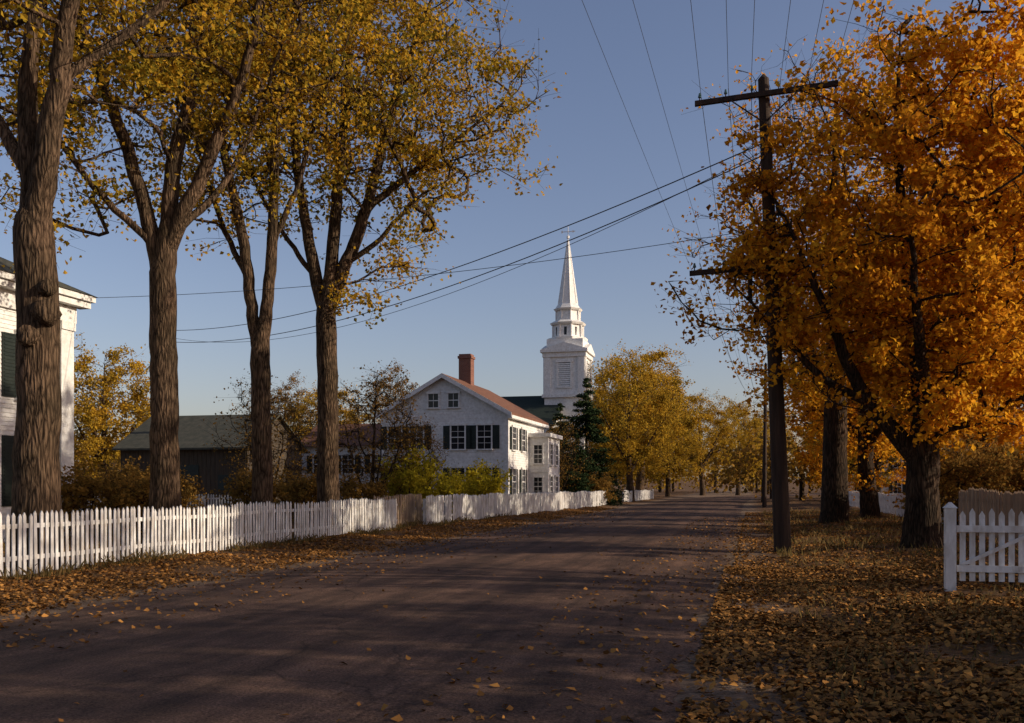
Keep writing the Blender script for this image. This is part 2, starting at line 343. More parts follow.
litter('fallen_leaves',[(-.5,9,2.5,20,125000,1.15,0),(-.3,10,18,60,60000,1.4,0),(-12.6,-9.4,9,70,42000,1.5,0),(-24,-12,12,50,16000,1.3,0),
   (-9.3,-6.5,8,60,2600,1.3,2),(-.3,-2.6,4,50,2800,1.3,2),(-7.6,-1.7,5,60,240,1.2,1)],M['litter'],.064,11)
def grass(name,specs,seed):
    rng=np.random.default_rng(seed); Vs=[]
    for (t0,t1,s0,s1,n,h) in specs:
        t=t0+(t1-t0)*rng.random(n); s=s0+(s1-s0)*rng.random(n)**1.3
        cl=np.sin(t*1.1+.9*s)+np.sin(s*1.7-t*1.3)+rng.normal(size=n)*.8; k=cl>.0; t=t[k]; s=s[k]; n=len(t)
        z=gz(t,s)-.01; a=rng.random(n)*6.28; hh=h*(.4+.9*rng.random(n)); w=.006+.005*rng.random(n); b=np.stack([t,s,z],-1)
        side=np.stack([np.cos(a)*w,np.sin(a)*w,0*a],-1); ln=rng.normal(size=(n,2))*.35*hh[:,None]
        m=b+np.stack([ln[:,0]*.4,ln[:,1]*.4,hh*.6],-1); tp=b+np.stack([ln[:,0],ln[:,1],hh],-1)
        Vs.append(np.stack([b-side,b+side,tp+side*.3,m-side*.9],1).reshape(-1,3))
    V=np.vstack(Vs); n=len(V)//4
    add(name,np_mesh(name,V,np.arange(4*n).reshape(-1,4),[M['grass']],rnd=rng.random(n)),rz=-TH)
grass('grass',[(.6,9,4,22,11000,.11),(.6,10,22,60,15000,.2),(-12.9,-11.9,9,75,14000,.2),(-34,-12.5,14,60,30000,.22)],3)
# ------------------------------------------------------------ fences
def fence(name,t0,s0,t1,s1,h,mat,pw=.072,pitch=.135,seed=0,back=-1):
    rng=np.random.default_rng(seed); L=math.hypot(t1-t0,s1-s0); dx,dy=(t1-t0)/L,(s1-s0)/L; ang=math.atan2(dy,dx)
    root=empty(name,W(t0,s0,0),ang-TH); mb=MB(); n=int(L/pitch)
    def g(x): return float(gz(t0+dx*x,s0+dy*x))
    for i in range(n):
        x=i*pitch+rng.normal()*.008; zz=g(x)+.05+rng.normal()*.015; hh=h+rng.normal()*.016+g(x)+.02*math.sin(x*.9); ln=rng.normal()*.015; w=pw/2
        y0,y1=-.011,.011; j=rng.normal()*.004
        if rng.random()<.01: continue
        r0=[(x-w,y0+j,zz),(x+w,y0+j,zz),(x+w+ln,y0+j,hh-.06),(x+ln,y0+j,hh),(x-w+ln,y0+j,hh-.06)]
        mb.prism(r0,[(a,y1+j,c) for a,_,c in r0])
    mb.obj('pickets',mat,root)
    rb=MB(); o=.014*back; 
    seg=2.4; k=max(1,int(round(L/seg))); sl=L/k
    for i in range(k):
        xa,xb=i*sl,(i+1)*sl; ga,gb=g(xa),g(xb)
        for rz_ in (.28*h,.78*h):
            y=sorted((o+.006*back,o+.05*back)); 
            ring=lambda xx,gg:[(xx,y[0],gg+rz_-.04),(xx,y[1],gg+rz_-.04),(xx,y[1],gg+rz_+.04),(xx,y[0],gg+rz_+.04)]
            rb.prism(ring(xa+.001,ga),ring(xb-.001,gb))
    rb.obj('rails',mat,root)
    pb=MB()
    for i in range(k+1):
        x=i*sl; y=sorted((o+.053*back,o+.15*back)); pb.box(x-.05,x+.05,y[0],y[1],g(x)-.2,g(x)+h*.9)
    pb.obj('posts',mat,root)
    return root
fence('picket_fence',-12.35,6,-12.4,32.4,1.12,M['whitef'],seed=1,back=1)
fence('picket_fence',-12.4,35.6,-11.2,76,1.18,M['whitef'],seed=2,back=1,pw=.09)
fence('picket_fence',-11.4,88,-11.0,112,1.1,M['whitef'],seed=3,back=1)
fence('wooden_fence',-13.0,31.6,-13.2,37.4,1.2,M['wood'],seed=4,back=1)
a=TS(-20.5,45); b=TS(-12.5,47.5)
fence('picket_fence',a[0],a[1],b[0],b[1],1.15,M['whitef'],seed=5,back=1)
fence('picket_fence',3.75,13.2,3.75,-3,1.15,M['whitef'],seed=6,back=1)
fence('picket_fence',7.0,100,7.0,34,1.1,M['whitef'],seed=7,back=1)
fence('wooden_fence',6.4,32.5,6.6,15.8,1.4,M['wood'],seed=8,back=1,pw=.1,pitch=.13)
gp=W(2.95,15.6,0); gate=empty('garden_gate',gp,-TH)
mb=MB()
g0=float(gz(3.5,15.6))
mb.box(-.09,.06,-.07,.07,g0-.2,g0+1.22); mb.prism([(-.11,-.09,g0+1.22),(.08,-.09,g0+1.22),(.08,.09,g0+1.22),(-.11,.09,g0+1.22)],[(-.03,-.02,g0+1.31),(0,-.02,g0+1.31),(0,.02,g0+1.31),(-.03,.02,g0+1.31)])
mb.obj('post',M['whitef'],gate)
mb=MB()
for i in range(8):
    x=.16+i*.135; hh=g0+1.18+(.04 if i%2 else 0)
    r0=[(x-.04,-.012,g0+.12),(x+.04,-.012,g0+.12),(x+.04,-.012,hh-.07),(x,-.012,hh),(x-.04,-.012,hh-.07)]
    mb.prism(r0,[(a,.012,c) for a,_,c in r0])
mb.obj('pickets',M['whitef'],gate)
mb=MB()
mb.box(.07,1.2,-.05,-.014,g0+.26,g0+.36); mb.box(.07,1.2,-.05,-.014,g0+.86,g0+.96)
mb.prism([(.1,-.045,g0+.37),(.22,-.045,g0+.37),(.22,-.018,g0+.37),(.1,-.018,g0+.37)],[(1.05,-.045,g0+.85),(1.17,-.045,g0+.85),(1.17,-.018,g0+.85),(1.05,-.018,g0+.85)])
mb.obj('rails',M['whitef'],gate)
# ------------------------------------------------------------ utility poles
def upole(name,x,y,h,lean,arms,r=.2):
    root=empty(name,(x,y,0),-TH); mb=MB()
    zs=np.linspace(-.3,h,9)
    for a,b in zip(zs[:-1],zs[1:]):
        ra=r-(r*.38)*max(a,0)/h; rb=r-(r*.38)*b/h
        mb.cyl((lean*a/h,0,a),(lean*b/h,0,b),ra,rb,14)
    mb.cyl((lean,0,h),(lean,0,h+.12),r*.6,.02,14)
    o=mb.obj('shaft',M['pole'],root)
    am=MB(); ins=MB()
    for (z,l0,l1,tilt,d) in arms:
        cx=lean*z/h; 
        ring=lambda xx,zz:[(xx,-.24,zz-.06),(xx,-.13,zz-.06),(xx,-.13,zz+.06),(xx,-.24,zz+.06)]
        am.prism(ring(cx+l0,z+tilt*l0),ring(cx+l1,z+tilt*l1))
        for sg in(-1,1):
            am.cyl((cx,-.26,z-.75),(cx+sg*.85,-.26,z+sg*.85*tilt-.04),.018,.018,6)
        for k in range(6):
            xx=l0+.12+(l1-l0-.24)*k/5
            if abs(xx)<.2: continue
            zz=z+tilt*xx+.06; X=cx+xx
            am.cyl((X,-.185,zz),(X,-.185,zz+.1),.014,.014,6)
            ins.cyl((X,-.185,zz+.08),(X,-.185,zz+.13),.045,.038,8); ins.cyl((X,-.185,zz+.13),(X,-.185,zz+.19),.032,.022,8)
    if am.V: am.obj('crossarms',M['pole'],root); 
    if ins.V: ins.obj('insulators',M['insul'],root)
    return root
upole('utility_pole',6.77,23.75,11.9,-.47,[(11.45,-1.7,1.75,.05,1),(7.15,-2.0,1.9,.04,1)],.215)
p2=W(1.0,74,0); upole('utility_pole',p2[0],p2[1],10.8,.1,[(10.3,-1.6,1.6,0,1)],.17)
p3=W(1.2+float(bend(120)),120,0); upole('utility_pole',p3[0],p3[1],10.5,0,[(10,-1.5,1.5,0,1)],.17)
p0=W(1.0,-22,0); upole('utility_pole',p0[0],p0[1],11.8,0,[(11.4,-1.7,1.7,0,1)],.2)
upole('utility_pole',-21.4,59,11.3,0,[],.15)
def wires(name,lst):
    Vs=[];Fs=[];o=0
    for a,b,sag,r in lst:
        a=np.array(a,float); b=np.array(b,float); u=np.linspace(0,1,30)[:,None]
        p=a*(1-u)+b*u; p[:,2]-=(4*sag*u*(1-u))[:,0]; V,F=tube(p,np.full(30,r),4); Vs.append(V);Fs.append(F+o);o+=len(V)
    add(name,np_mesh(name,np.vstack(Vs),np.vstack(Fs),[M['wire']]))
wl=[]
tp,sp=TS(6.3,23.6)
for k,xx in enumerate([-1.58,-.9,-.35,.35,1.0,1.6]):
    wl.append((W(tp+xx,sp-.1,11.65+.05*xx),W(1+xx,-22,11.6),.8,.006))
    wl.append((W(tp+xx,sp-.1,11.65+.05*xx),W(1+xx,73.9,10.5),.9,.008))
for xx in [-1.8,-1.0,1.2]:
    wl.append((W(tp+.2+xx,sp-.1,7.35+.04*xx),W(1+xx*.6,73.9,8.6),.7,.010))
wl.append(((6.2,23.5,10.15),(-21.4,59,11.3),1.2,.017)); wl.append(((6.2,23.5,9.85),(-21.4,59,10.6),1.4,.017)); wl.append(((6.2,23.5,9.95),(-21.4,59,10.9),1.9,.010))
wl.append(((6.4,23.6,8.1),(-13.45,29.5,7.5),.35,.008))
wl.append((W(-3.4,-22,13.2),W(-.4,73.9,9.6),.9,.005)); wl.append((W(-4.6,-22,12.8),W(-.6,73.9,9.3),.9,.005))
wires('overhead_wires',wl)
# ------------------------------------------------------------ buildings
def front(y0): return lambda a,o,z:(a,y0-o,z)
def right(x0): return lambda b,o,z:(x0+o,b,z)
def fb(mb,f,a0,a1,o0,o1,z0,z1):
    p=f(a0,o0,z0); q=f(a1,o1,z1); mb.box(p[0],q[0],p[1],q[1],z0,z1)
def clap(mb,f,a0,a1,z0,z1,h=.13,gable=None):
    z=z0
    while z<z1-.01:
        zt=min(z+h,z1); la,lb=a0,a1; ta,tb=a0,a1
        if gable:
            ca,ze,sl=gable
            def hw(zz): return min((a1-a0)/2,max(.02,(a1-a0)/2-max(0,zz-ze)/sl))
            la,lb=ca-hw(z),ca+hw(z); ta,tb=ca-hw(zt),ca+hw(zt)
        r0=[f(la,.0,z),f(la,.032,z),f(ta,.008,zt),f(ta,.0,zt)]; r1=[f(lb,.0,z),f(lb,.032,z),f(tb,.008,zt),f(tb,.0,zt)]
        mb.prism(r0,r1); z+=h
def window(P,f,a,z,w,h,shut=True,cols=2,rows=4):
    fb(P['glass'],f,a-w/2,a+w/2,.0,.045,z-h/2,z+h/2)
    t=.09
    fb(P['trim'],f,a-w/2-t,a-w/2,.0,.09,z-h/2-.002,z+h/2); fb(P['trim'],f,a+w/2,a+w/2+t,.0,.09,z-h/2-.002,z+h/2)
    fb(P['trim'],f,a-w/2-t-.04,a+w/2+t+.04,.0,.13,z+h/2,z+h/2+.14); fb(P['trim'],f,a-w/2-t-.03,a+w/2+t+.03,.0,.15,z-h/2-.09,z-h/2-.003)
    for i in range(1,cols): x=a-w/2+w*i/cols; fb(P['trim'],f,x-.012,x+.012,.046,.062,z-h/2,z+h/2)
    for i in range(1,rows):
        zz=z-h/2+h*i/rows; q=.028 if i==rows//2 else .011; fb(P['trim'],f,a-w/2,a+w/2,.046,.066 if q>.02 else .064,zz-q,zz+q)
    if shut:
        sw=w*.5
        for sg in(-1,1):
            x0=a+sg*(w/2+t+.012); x1=x0+sg*sw; lo,hi=min(x0,x1),max(x0,x1)
            fb(P['shut'],f,lo,hi,.034,.075,z-h/2,z+h/2)
            for q in range(int(h/.1)): fb(P['shut'],f,lo+.04,hi-.04,.076,.09,z-h/2+.05+q*.1,z-h/2+.10+q*.1)
def parts(): return {k:MB() for k in('walls','trim','glass','shut','roof')}
def finish(P,root,roofmat,wallmat=None,trim='white'):
    P['walls'].obj('walls',M[wallmat or 'white'],root)
    if P['trim'].V: P['trim'].obj('trim',M[trim],root)
    if P['glass'].V: P['glass'].obj('windows',M['glass'],root)
    if P['shut'].V: P['shut'].obj('shutters',M['shut'],root)
    P['roof'].obj('roof',M[roofmat],root)
def slab(mb,p0,p1,p2,p3,th):
    r0=[p0,p1,p2,p3]; r1=[(x,y,z-th) for x,y,z in r0]; mb.prism(r1,r0)
def gabled(P,x0,x1,y0,y1,ze,zr,ov=.35,th=.14):
    cx=(x0+x1)/2; sl=(zr-ze)/((x1-x0)/2)
    P['walls'].prism([(x0,y0,-.3),(x1,y0,-.3),(x1,y0,ze),(cx,y0,zr),(x0,y0,ze)],[(x0,y1,-.3),(x1,y1,-.3),(x1,y1,ze),(cx,y1,zr),(x0,y1,ze)])
    g=.02+th
    def zz(x): return ze+(min(x-x0,x1-x))*sl+g
    slab(P['roof'],(x0-ov,y0-ov,zz(x0-ov)),(cx-.001,y0-ov,zr+g),(cx-.001,y1+ov,zr+g),(x0-ov,y1+ov,zz(x0-ov)),th)
    slab(P['roof'],(cx+.001,y0-ov,zr+g),(x1+ov,y0-ov,zz(x1+ov)),(x1+ov,y1+ov,zz(x1+ov)),(cx+.001,y1+ov,zr+g),th)
    for (yy) in (y0-ov-.04,y1+ov+.002):
        for sg in(-1,1):
            xe=cx+sg*((x1-x0)/2+ov); ze2=zz(xe)
            r0=[(cx,yy,zr+g-.005),(xe,yy,ze2-.005),(xe,yy,ze2-.28),(cx,yy,zr+g-.28)]
            P['trim'].prism(r0,[(a,yy+.038,c) for a,_,c in r0])
    P['trim'].box(x1+.002,x1+.10,y0+.0,y1,ze-.32,ze-.02); P['trim'].box(x1+.10,x1+ov+.03,y0-ov+.003,y1+ov-.003,zz(x1+ov)-.34,zz(x1+ov)-.15)
    P['trim'].box(x0-.10,x0-.002,y0+.0,y1,ze-.32,ze-.02)
    return sl
hp=W(-22.6,56.2,0); hs=empty('white_house',hp,-TH); P=parts()
Wd=8.2; L=10.2; ze=6.15; zr=8.45
sl=gabled(P,0,Wd,0,L,ze,zr)
ff=front(0); fr=right(Wd)
clap(P['walls'],ff,0,Wd,.1,zr-.1,.15,gable=(Wd/2,ze,sl)); clap(P['walls'],fr,0,L,.1,ze-.33,.15)
fb(P['trim'],ff,-.02,.24,.033,.06,0,ze-.02); fb(P['trim'],ff,Wd-.24,Wd+.06,.033,.06,0,ze-.02); fb(P['trim'],fr,0,.24,.033,.058,0,ze-.33); fb(P['trim'],fr,L-.24,L,.033,.058,0,ze-.33)
for a in (.9,2.35,5.05,6.75):
    window(P,ff,a,4.65,.85,1.45); window(P,ff,a,1.95,.85,1.6)
for a in (3.45,4.75): window(P,ff,a,6.95,.65,.85,False,2,2)
for b in (1.4,3.9): window(P,fr,b,4.6,.85,1.4); window(P,fr,b,1.9,.85,1.6)
P['walls'].box(Wd,Wd+1.3,5.6,9.4,-.2,4.9); P['trim'].box(Wd+.0,Wd+1.55,5.4,9.6,4.9,5.15); P['trim'].box(Wd+1.301,Wd+1.36,5.6,5.82,0,4.89); P['trim'].box(Wd+1.301,Wd+1.36,9.18,9.4,0,4.89)
P['trim'].box(Wd+.05,Wd+1.36,5.54,5.598,2.55,2.8)
fbay=right(Wd+1.3)
for z in(1.6,3.75):
    for b in(6.6,8.4): window(P,fbay,b,z,.8,1.35,False)
window(P,front(5.6),Wd+.68,3.75,.55,1.2,False); window(P,front(5.6),Wd+.68,1.6,.55,1.2,False)
finish(P,hs,'roofred')
mb=MB(); mb.box(Wd/2-.42,Wd/2+.42,4.5,5.3,zr-.6,10.15); mb.box(Wd/2-.48,Wd/2+.48,4.44,5.36,10.15,10.32); mb.box(Wd/2-.41,Wd/2+.41,4.51,5.29,10.32,10.45); mb.obj('chimney',M['brick'],hs)
P=parts(); P['walls'].box(-7,-.001,3,9,-.2,4.3)
P['roof'].prism([(-7.3,2.6,4.3),(-7.3,9.4,4.3),(-7.3,6,6.0)],[(-.005,2.6,4.3),(-.005,9.4,4.3),(-.005,6,6.0)])
for a in(-1.5,-3.6,-5.7): window(P,front(3),a,3.1,.8,1.2); window(P,front(3),a,1.2,.8,1.3,False)
clap(P['walls'],front(3),-7,-.002,.1,4.28,.15)
finish(P,hs,'roofred')
hp=W(-20.4,13.0,0); hs=empty('white_house',hp,-TH); P=parts(); Lh=12.2; ze=7.3
P['walls'].box(-9,0,0,Lh,-.2,ze); fr=right(0); ff=front(0)
clap(P['walls'],fr,0,Lh,.5,ze-.6,.125); clap(P['walls'],ff,-9,0,.5,ze-.6,.125)
for b in(.0,Lh-.55): fb(P['trim'],fr,b,b+.55,.034,.10,0,ze-.62); fb(P['trim'],fr,b-.03,b+.58,.034,.15,ze-.85,ze-.6); fb(P['trim'],fr,b-.03,b+.58,.034,.15,0,.4)
fb(P['trim'],fr,-.1,Lh+.1,.005,.12,ze-.6,ze-.1); fb(P['trim'],fr,-.4,Lh+.4,.0,.4,ze-.1,ze+.1); fb(P['trim'],fr,-.5,Lh+.5,-.2,.5,ze+.1,ze+.28)
for b in(1.9,4.9,7.7,10.45): window(P,fr,b,5.1,1.0,1.8,rows=4,cols=3); window(P,fr,b,2.1,1.0,2.0,rows=4,cols=3)
P['roof'].prism([(-9.6,-.55,ze+.28),(.55,-.55,ze+.28),(.55,Lh+.55,ze+.28),(-9.6,Lh+.55,ze+.28)],[(-4.8,4,9.9),(-4.2,4,9.9),(-4.2,Lh-4,9.9),(-4.8,Lh-4,9.9)])
finish(P,hs,'roofgrey')
bx,by=-15.6,56; br=empty('barn',(bx,by,0),-TH); P=parts()
P['walls'].prism([(-8.6,0,-.3),(-8.6,7,-.3),(-8.6,7,4),(-8.6,3.5,6.0),(-8.6,0,4)],[(0,0,-.3),(0,7,-.3),(0,7,4),(0,3.5,6.0),(0,0,4)])
slab(P['roof'],(-8.9,-.4,3.92),(.3,-.4,3.92),(.3,3.499,6.15),(-8.9,3.499,6.15),.12); slab(P['roof'],(-8.9,3.501,6.15),(.3,3.501,6.15),(.3,7.4,3.92),(-8.9,7.4,3.92),.12)
fb(P['trim'],front(0),-6.2,-3.2,.0,.06,0,2.9); fb(P['trim'],front(0),-1.9,-1.0,.0,.05,1.4,2.3)
for i in range(30): fb(P['walls'],front(0),-8.55+i*.29,-8.52+i*.29,.0,.02,0,3.85)
finish(P,br,'roofgrey','barn','shut')
ct,cs=-19.6,103.5; ch=empty('white_church',W(ct,cs,0),-TH); P=parts()
w=2.2
P['walls'].box(-w,w,-w,w,-.2,16.0)
P['trim'].box(-w-.25,w+.25,-w-.25,w+.25,11.2,11.55)
for sx in(-1,1):
    for sy in(-1,1):
        x=sx*(w-.35); P['trim'].box(x-.36,x+.36,sy*w,sy*(w+.13),11.56,15.6)
        P['trim'].box(sx*w,sx*(w+.13),sy*(w-.35)-.36,sy*(w-.35)+.36,11.56,15.6)
P['trim'].box(-w-.2,w+.2,-w-.2,w+.2,15.6,16.1); P['trim'].box(-w-.4,w+.4,-w-.4,w+.4,16.1,16.4)
for ax in(0,1):
    for sg in(-1,1):
        o=sg*(w+.37); o2=sg*(w-.6)
        tri=[(-w-.4,16.4),(w+.4,16.4),(0,17.2)]
        A=[(a,o,z) if ax==0 else (o,a,z) for a,z in tri]; B=[(a,o2,z) if ax==0 else (o2,a,z) for a,z in tri]
        P['trim'].prism(A,B)
P['walls'].box(-2.0,2.0,-2.0,2.0,16.4,17.6)
for f in (front(-w),right(w)):
    fb(P['trim'],f,-.85,.85,.0,.10,12.2,12.35); fb(P['trim'],f,-.85,-.65,.0,.10,12.35,15.0); fb(P['trim'],f,.65,.85,.0,.10,12.35,15.0); fb(P['trim'],f,-.95,.95,.0,.16,15.0,15.25)
    fb(P['glass'],f,-.65,.65,.0,.02,12.35,15.0)
    for i in range(12): 
        z=12.36+i*.218; p=[f(-.65,.02,z+.13),f(-.65,.09,z),f(-.65,.09,z+.05),f(-.65,.02,z+.18)]; q=[f(.65,.02,z+.13),f(.65,.09,z),f(.65,.09,z+.05),f(.65,.02,z+.18)]
        P['trim'].prism(p,q)
    window(P,f,0,3,1.4,2.6,False,3,6)
def octa(mb,z0,z1,r0,r1): mb.cyl((0,0,z0),(0,0,z1),r0,r1,8,math.pi/8)
octa(P['trim'],17.6,17.85,2.2,2.25); octa(P['walls'],17.85,19.3,1.7,1.65); octa(P['trim'],19.3,19.5,1.9,2.05); octa(P['walls'],19.5,19.8,2.05,1.5)
octa(P['walls'],19.8,20.9,1.35,1.3); octa(P['trim'],20.9,21.1,1.5,1.65); octa(P['walls'],21.1,21.7,1.5,1.1); octa(P['walls'],21.7,28.8,1.1,.10)
for i in range(8):
    a=math.pi/8+i*math.pi/4
    P['trim'].cyl((1.68*math.cos(a),1.68*math.sin(a),17.85),(1.68*math.cos(a),1.68*math.sin(a),19.3),.13,.13,8)
    P['trim'].cyl((1.33*math.cos(a),1.33*math.sin(a),19.8),(1.33*math.cos(a),1.33*math.sin(a),20.9),.1,.1,8)
    a2=i*math.pi/4
    c,s_=math.cos(a2),math.sin(a2); P['glass'].cyl((1.32*c,1.32*s_,18.1),(1.32*c,1.32*s_,19.0),.28,.28,6)
    P['trim'].cyl((1.11*math.cos(a),1.11*math.sin(a),21.7),(.10*math.cos(a),.10*math.sin(a),28.8),.045,.02,5)
y0,y1=-6.2,6.2
P['walls'].prism([(-15,y0,-.2),(-15,y1,-.2),(-15,y1,8),(-15,0,11.4),(-15,y0,8)],[(-.5,y0,-.2),(-.5,y1,-.2),(-.5,y1,8),(-.5,0,11.4),(-.5,y0,8)])
slab(P['roof'],(-15.3,y0-.4,7.95),(-.2,y0-.4,7.95),(-.2,-.001,11.65),(-15.3,-.001,11.65),.15); slab(P['roof'],(-15.3,.001,11.65),(-.2,.001,11.65),(-.2,y1+.4,7.95),(-15.3,y1+.4,7.95),.15)
for a in(-12.5,-9.5,-6.5,-3.8): window(P,front(y0),a,4.5,1.2,4,False,3,8)
clap(P['walls'],front(y0),-15,-.5,.2,7.7,.16)
finish(P,ch,'roofgreen')
mb=MB(); mb.cyl((0,0,28.8),(0,0,30.3),.04,.03,6); mb.cyl((0,0,29.0),(0,0,29.25),.16,.16,8)
mb.box(-.6,.5,-.015,.015,29.7,29.78); mb.prism([(.5,-.015,29.6),(.85,-.015,29.74),(.5,-.015,29.88)],[(.5,.015,29.6),(.85,.015,29.74),(.5,.015,29.88)]); mb.box(-.75,-.6,-.015,.015,29.6,29.88)
mb.obj('weathervane',M['white'],ch)
for (t,s) in ((19,150),(14,112),(15,72)):
    h=empty('white_house',W(t,s,0),-TH); P=parts(); gabled(P,0,7,0,9,4.6,7.0); 
    for a in(1.7,5.3): window(P,front(0),a,3.6,.8,1.2); window(P,front(0),a,1.5,.8,1.4)
    window(P,front(0),3.5,1.2,.9,1.9,False)
    finish(P,h,'roofgrey')
# ------------------------------------------------------------ trees: left row
def put(name,me,x,y,rz=0,sc=None):
    t,s=TS(x,y); return add(name,me,(x,y,float(gz(t,s))),rz,None,sc)
mA=make_tree('elm_a',1,[
 [(0,0,-.3,.58),(0,0,.1,.47),(.03,0,1.5,.40),(.06,0,3.2,.37),(.05,0,5.0,.36),(-.02,0,6.3,.34),(-.05,.1,7.0,.24),(-.25,.2,8.8,.17),(-.2,.4,11,.12),(-.4,.6,14,.06),(-.3,.6,16,.03)],
 [(0,0,6.3,.24),(.28,-.1,7.7,.22),(.5,-.15,9,.19),(.75,-.2,10.4,.15),(1.2,-.2,13,.10),(1.5,0,15.5,.03)],
 [(0,0,7.2,.14),(-1.2,.5,9,.1),(-2.5,1,11.5,.07),(-3,1.3,13.5,.03)],
 [(.5,-.15,9,.11),(1.9,.6,10.6,.08),(3.0,1.2,12.4,.05),(3.6,1.5,13.6,.02)]],
 [(-.2,.5,13,4.8,4.4,3.8),(-1.6,1.6,9.4,1.6,1.5,1.8)],440,17000,.11,.5,'bark','lf_gold',zatt=7,big=18,clump=1.0,
 knots=((.28,-.2,4.75,.16,-.26,.2),(.05,-.25,4.3,.05,-.24,.17),(.28,-.2,5.2,.16,-.12,.13)))
put('elm_tree',mA,-8.84,17.6)
mB=make_tree('elm_b',2,[
 [(0,0,-.3,.55),(0,0,.1,.44),(0,0,1.5,.36),(-.02,0,3.85,.33),(-.05,0,5.6,.32),(-.05,0,6.9,.31),(.1,0,8.2,.22),(.2,0,9.6,.19),(.6,.1,11.6,.15),(.7,.2,13.8,.10),(.9,.3,17,.03)],
 [(-.08,0,6.6,.22),(-.35,0,7.9,.2),(-.75,0,9.4,.17),(-1.5,-.2,11.7,.13),(-2.1,-.3,13.5,.1),(-2.8,-.3,16,.03)],
 [(-.02,0,7.2,.2),(.55,-.1,8.5,.19),(1.2,-.1,9.9,.16),(2.0,-.2,11.8,.13),(2.4,-.2,13.5,.09),(2.7,-.1,16,.03)],
 [(-.2,0,7.6,.10),(-1.4,-.4,8.7,.08),(-2.6,-.6,10.4,.06),(-3.6,-.8,12,.03)],
 [(.3,0,8.0,.10),(1.0,.9,9.2,.09),(1.6,1.8,11,.06),(2,2.4,13,.03)]],
 [(-.1,0,13.8,5.0,4.6,4.6),(-2.8,0,9.4,1.7,1.6,2.2),(-3.2,.5,6.8,1.1,1,.8)],520,21000,.115,.5,'bark','lf_gold',zatt=7.2,big=16,clump=1.05)
put('elm_tree',mB,-8.76,24)
mC=make_tree('elm_c',3,[
 [(0,0,-.3,.46),(0,0,.1,.38),(0,0,1.5,.32),(-.02,0,4,.30),(-.05,0,5.6,.30),(.1,0,6.8,.2),(.3,0,8.9,.17),(.38,.1,12.5,.13),(.7,.2,16,.05),(.8,.2,18,.02)],
 [(-.08,0,5.3,.2),(-.3,0,6.8,.18),(-.55,0,8.9,.16),(-1.15,-.1,11.9,.12),(-1.8,-.2,15,.06),(-2.1,-.2,17,.02)],
 [(-.45,0,8,.1),(-1.2,.2,9.4,.08),(-1.9,.3,11.5,.06),(-2.6,.4,13.5,.03)],
 [(.3,0,9,.1),(1.0,0,10.6,.08),(1.6,0,12.6,.06),(2.1,0,15,.02)]],
 [(-.3,0,14.6,4.3,4.3,4.4),(-1.5,0,10,1.5,1.5,1.4)],430,17500,.12,.5,'bark','lf_gold',zatt=7,big=14,clump=1.05)
put('elm_tree',mC,-7.62,29)
mD=make_tree('elm_d',4,[
 [(0,0,-.3,.55),(0,0,.1,.45),(0,0,1.5,.38),(0,0,4.5,.35),(-.06,0,7.2,.34),(.1,0,8.6,.24),(.25,0,10.6,.2),(.6,0,14.7,.13),(.8,.1,18,.06),(.9,.1,20,.02)],
 [(-.08,0,7.2,.22),(-.5,0,9,.2),(-.9,0,11.3,.16),(-1.3,0,14.7,.11),(-1.6,0,18,.04)],
 [(0,0,7.5,.25),(.55,0,8.9,.22),(1.1,0,10.3,.2),(1.9,-.1,13,.15),(2.4,-.1,15,.12),(3.4,-.2,17.5,.06),(3.8,-.2,19,.02)],
 [(1.3,0,10.9,.13),(2.6,.2,12,.10),(4.0,.3,13.1,.07),(5.4,.4,14.2,.04),(6.4,.4,15,.02)],
 [(.6,0,9,.10),(1.8,-.3,9.8,.08),(3.0,-.6,11,.05),(4.1,-.8,11.6,.02)],
 [(-.3,0,8.4,.10),(-1.2,.1,9.6,.08),(-2.3,.3,11.4,.06),(-3,.4,13,.02)]],
 [(.3,0,15.6,5.6,5.2,5.0),(4.0,0,14.2,3.3,3,2.9),(2.4,0,10.0,1.9,1.8,1.8),(1.2,0,7.6,.9,.9,.9)],780,33000,.125,.5,'bark','lf_gold',zatt=7.0,big=16,clump=1.05)
put('elm_tree',mD,-6.2,32)
# ------------------------------------------------------------ right maples
mM=make_tree('maple_a',7,[
 [(0,0,-.3,.62),(0,0,.1,.50),(0,0,1.2,.40),(.02,0,2.3,.38),(.05,0,3.2,.28),(-.1,0,5,.2),(-.4,0,7.5,.14),(-.6,0,10,.08),(-.5,0,12.5,.02)],
 [(0,0,2.0,.26),(-.65,0,2.75,.22),(-1.3,-.1,3.5,.18),(-1.9,-.2,4.5,.14),(-2.6,-.2,6.2,.09),(-3.4,-.2,8,.03)],
 [(0,0,2.3,.26),(.6,.1,3.3,.22),(1.3,.2,5,.17),(1.9,.3,7.5,.1),(2.3,.3,10,.03)],
 [(0,0,2.6,.2),(-.3,-.8,3.8,.16),(-.9,-1.8,5.6,.1),(-1.3,-2.5,7.5,.03)],
 [(0,0,3,.18),(.4,1,4.5,.14),(.3,2.1,6.5,.1),(0,2.8,9,.03)],
 [(-1.3,-.1,3.5,.12),(-2.5,-.3,4.1,.09),(-3.6,-.3,5.2,.05),(-4.6,-.2,6.3,.02)]],
 [(.2,0,8.8,4.0,4.0,4.4),(-2.7,.2,6.5,2.9,2.4,1.8),(.3,0,4.4,3.6,3.0,1.7),(2.3,0,7.8,3.3,3,4.2),(-4.1,.6,7.4,1.5,1.4,.9)],1000,72000,.13,.42,'bark_d','lf_org',zatt=2.2,big=14,clump=1.0)
put('maple_tree',mM,10.0,23.2)
m1=gen_tree('maple_g1',21,15,5.2,480,30000,.16,.5,'bark_d','lf_org',cb=.2,tallf=.56,clump=.9)
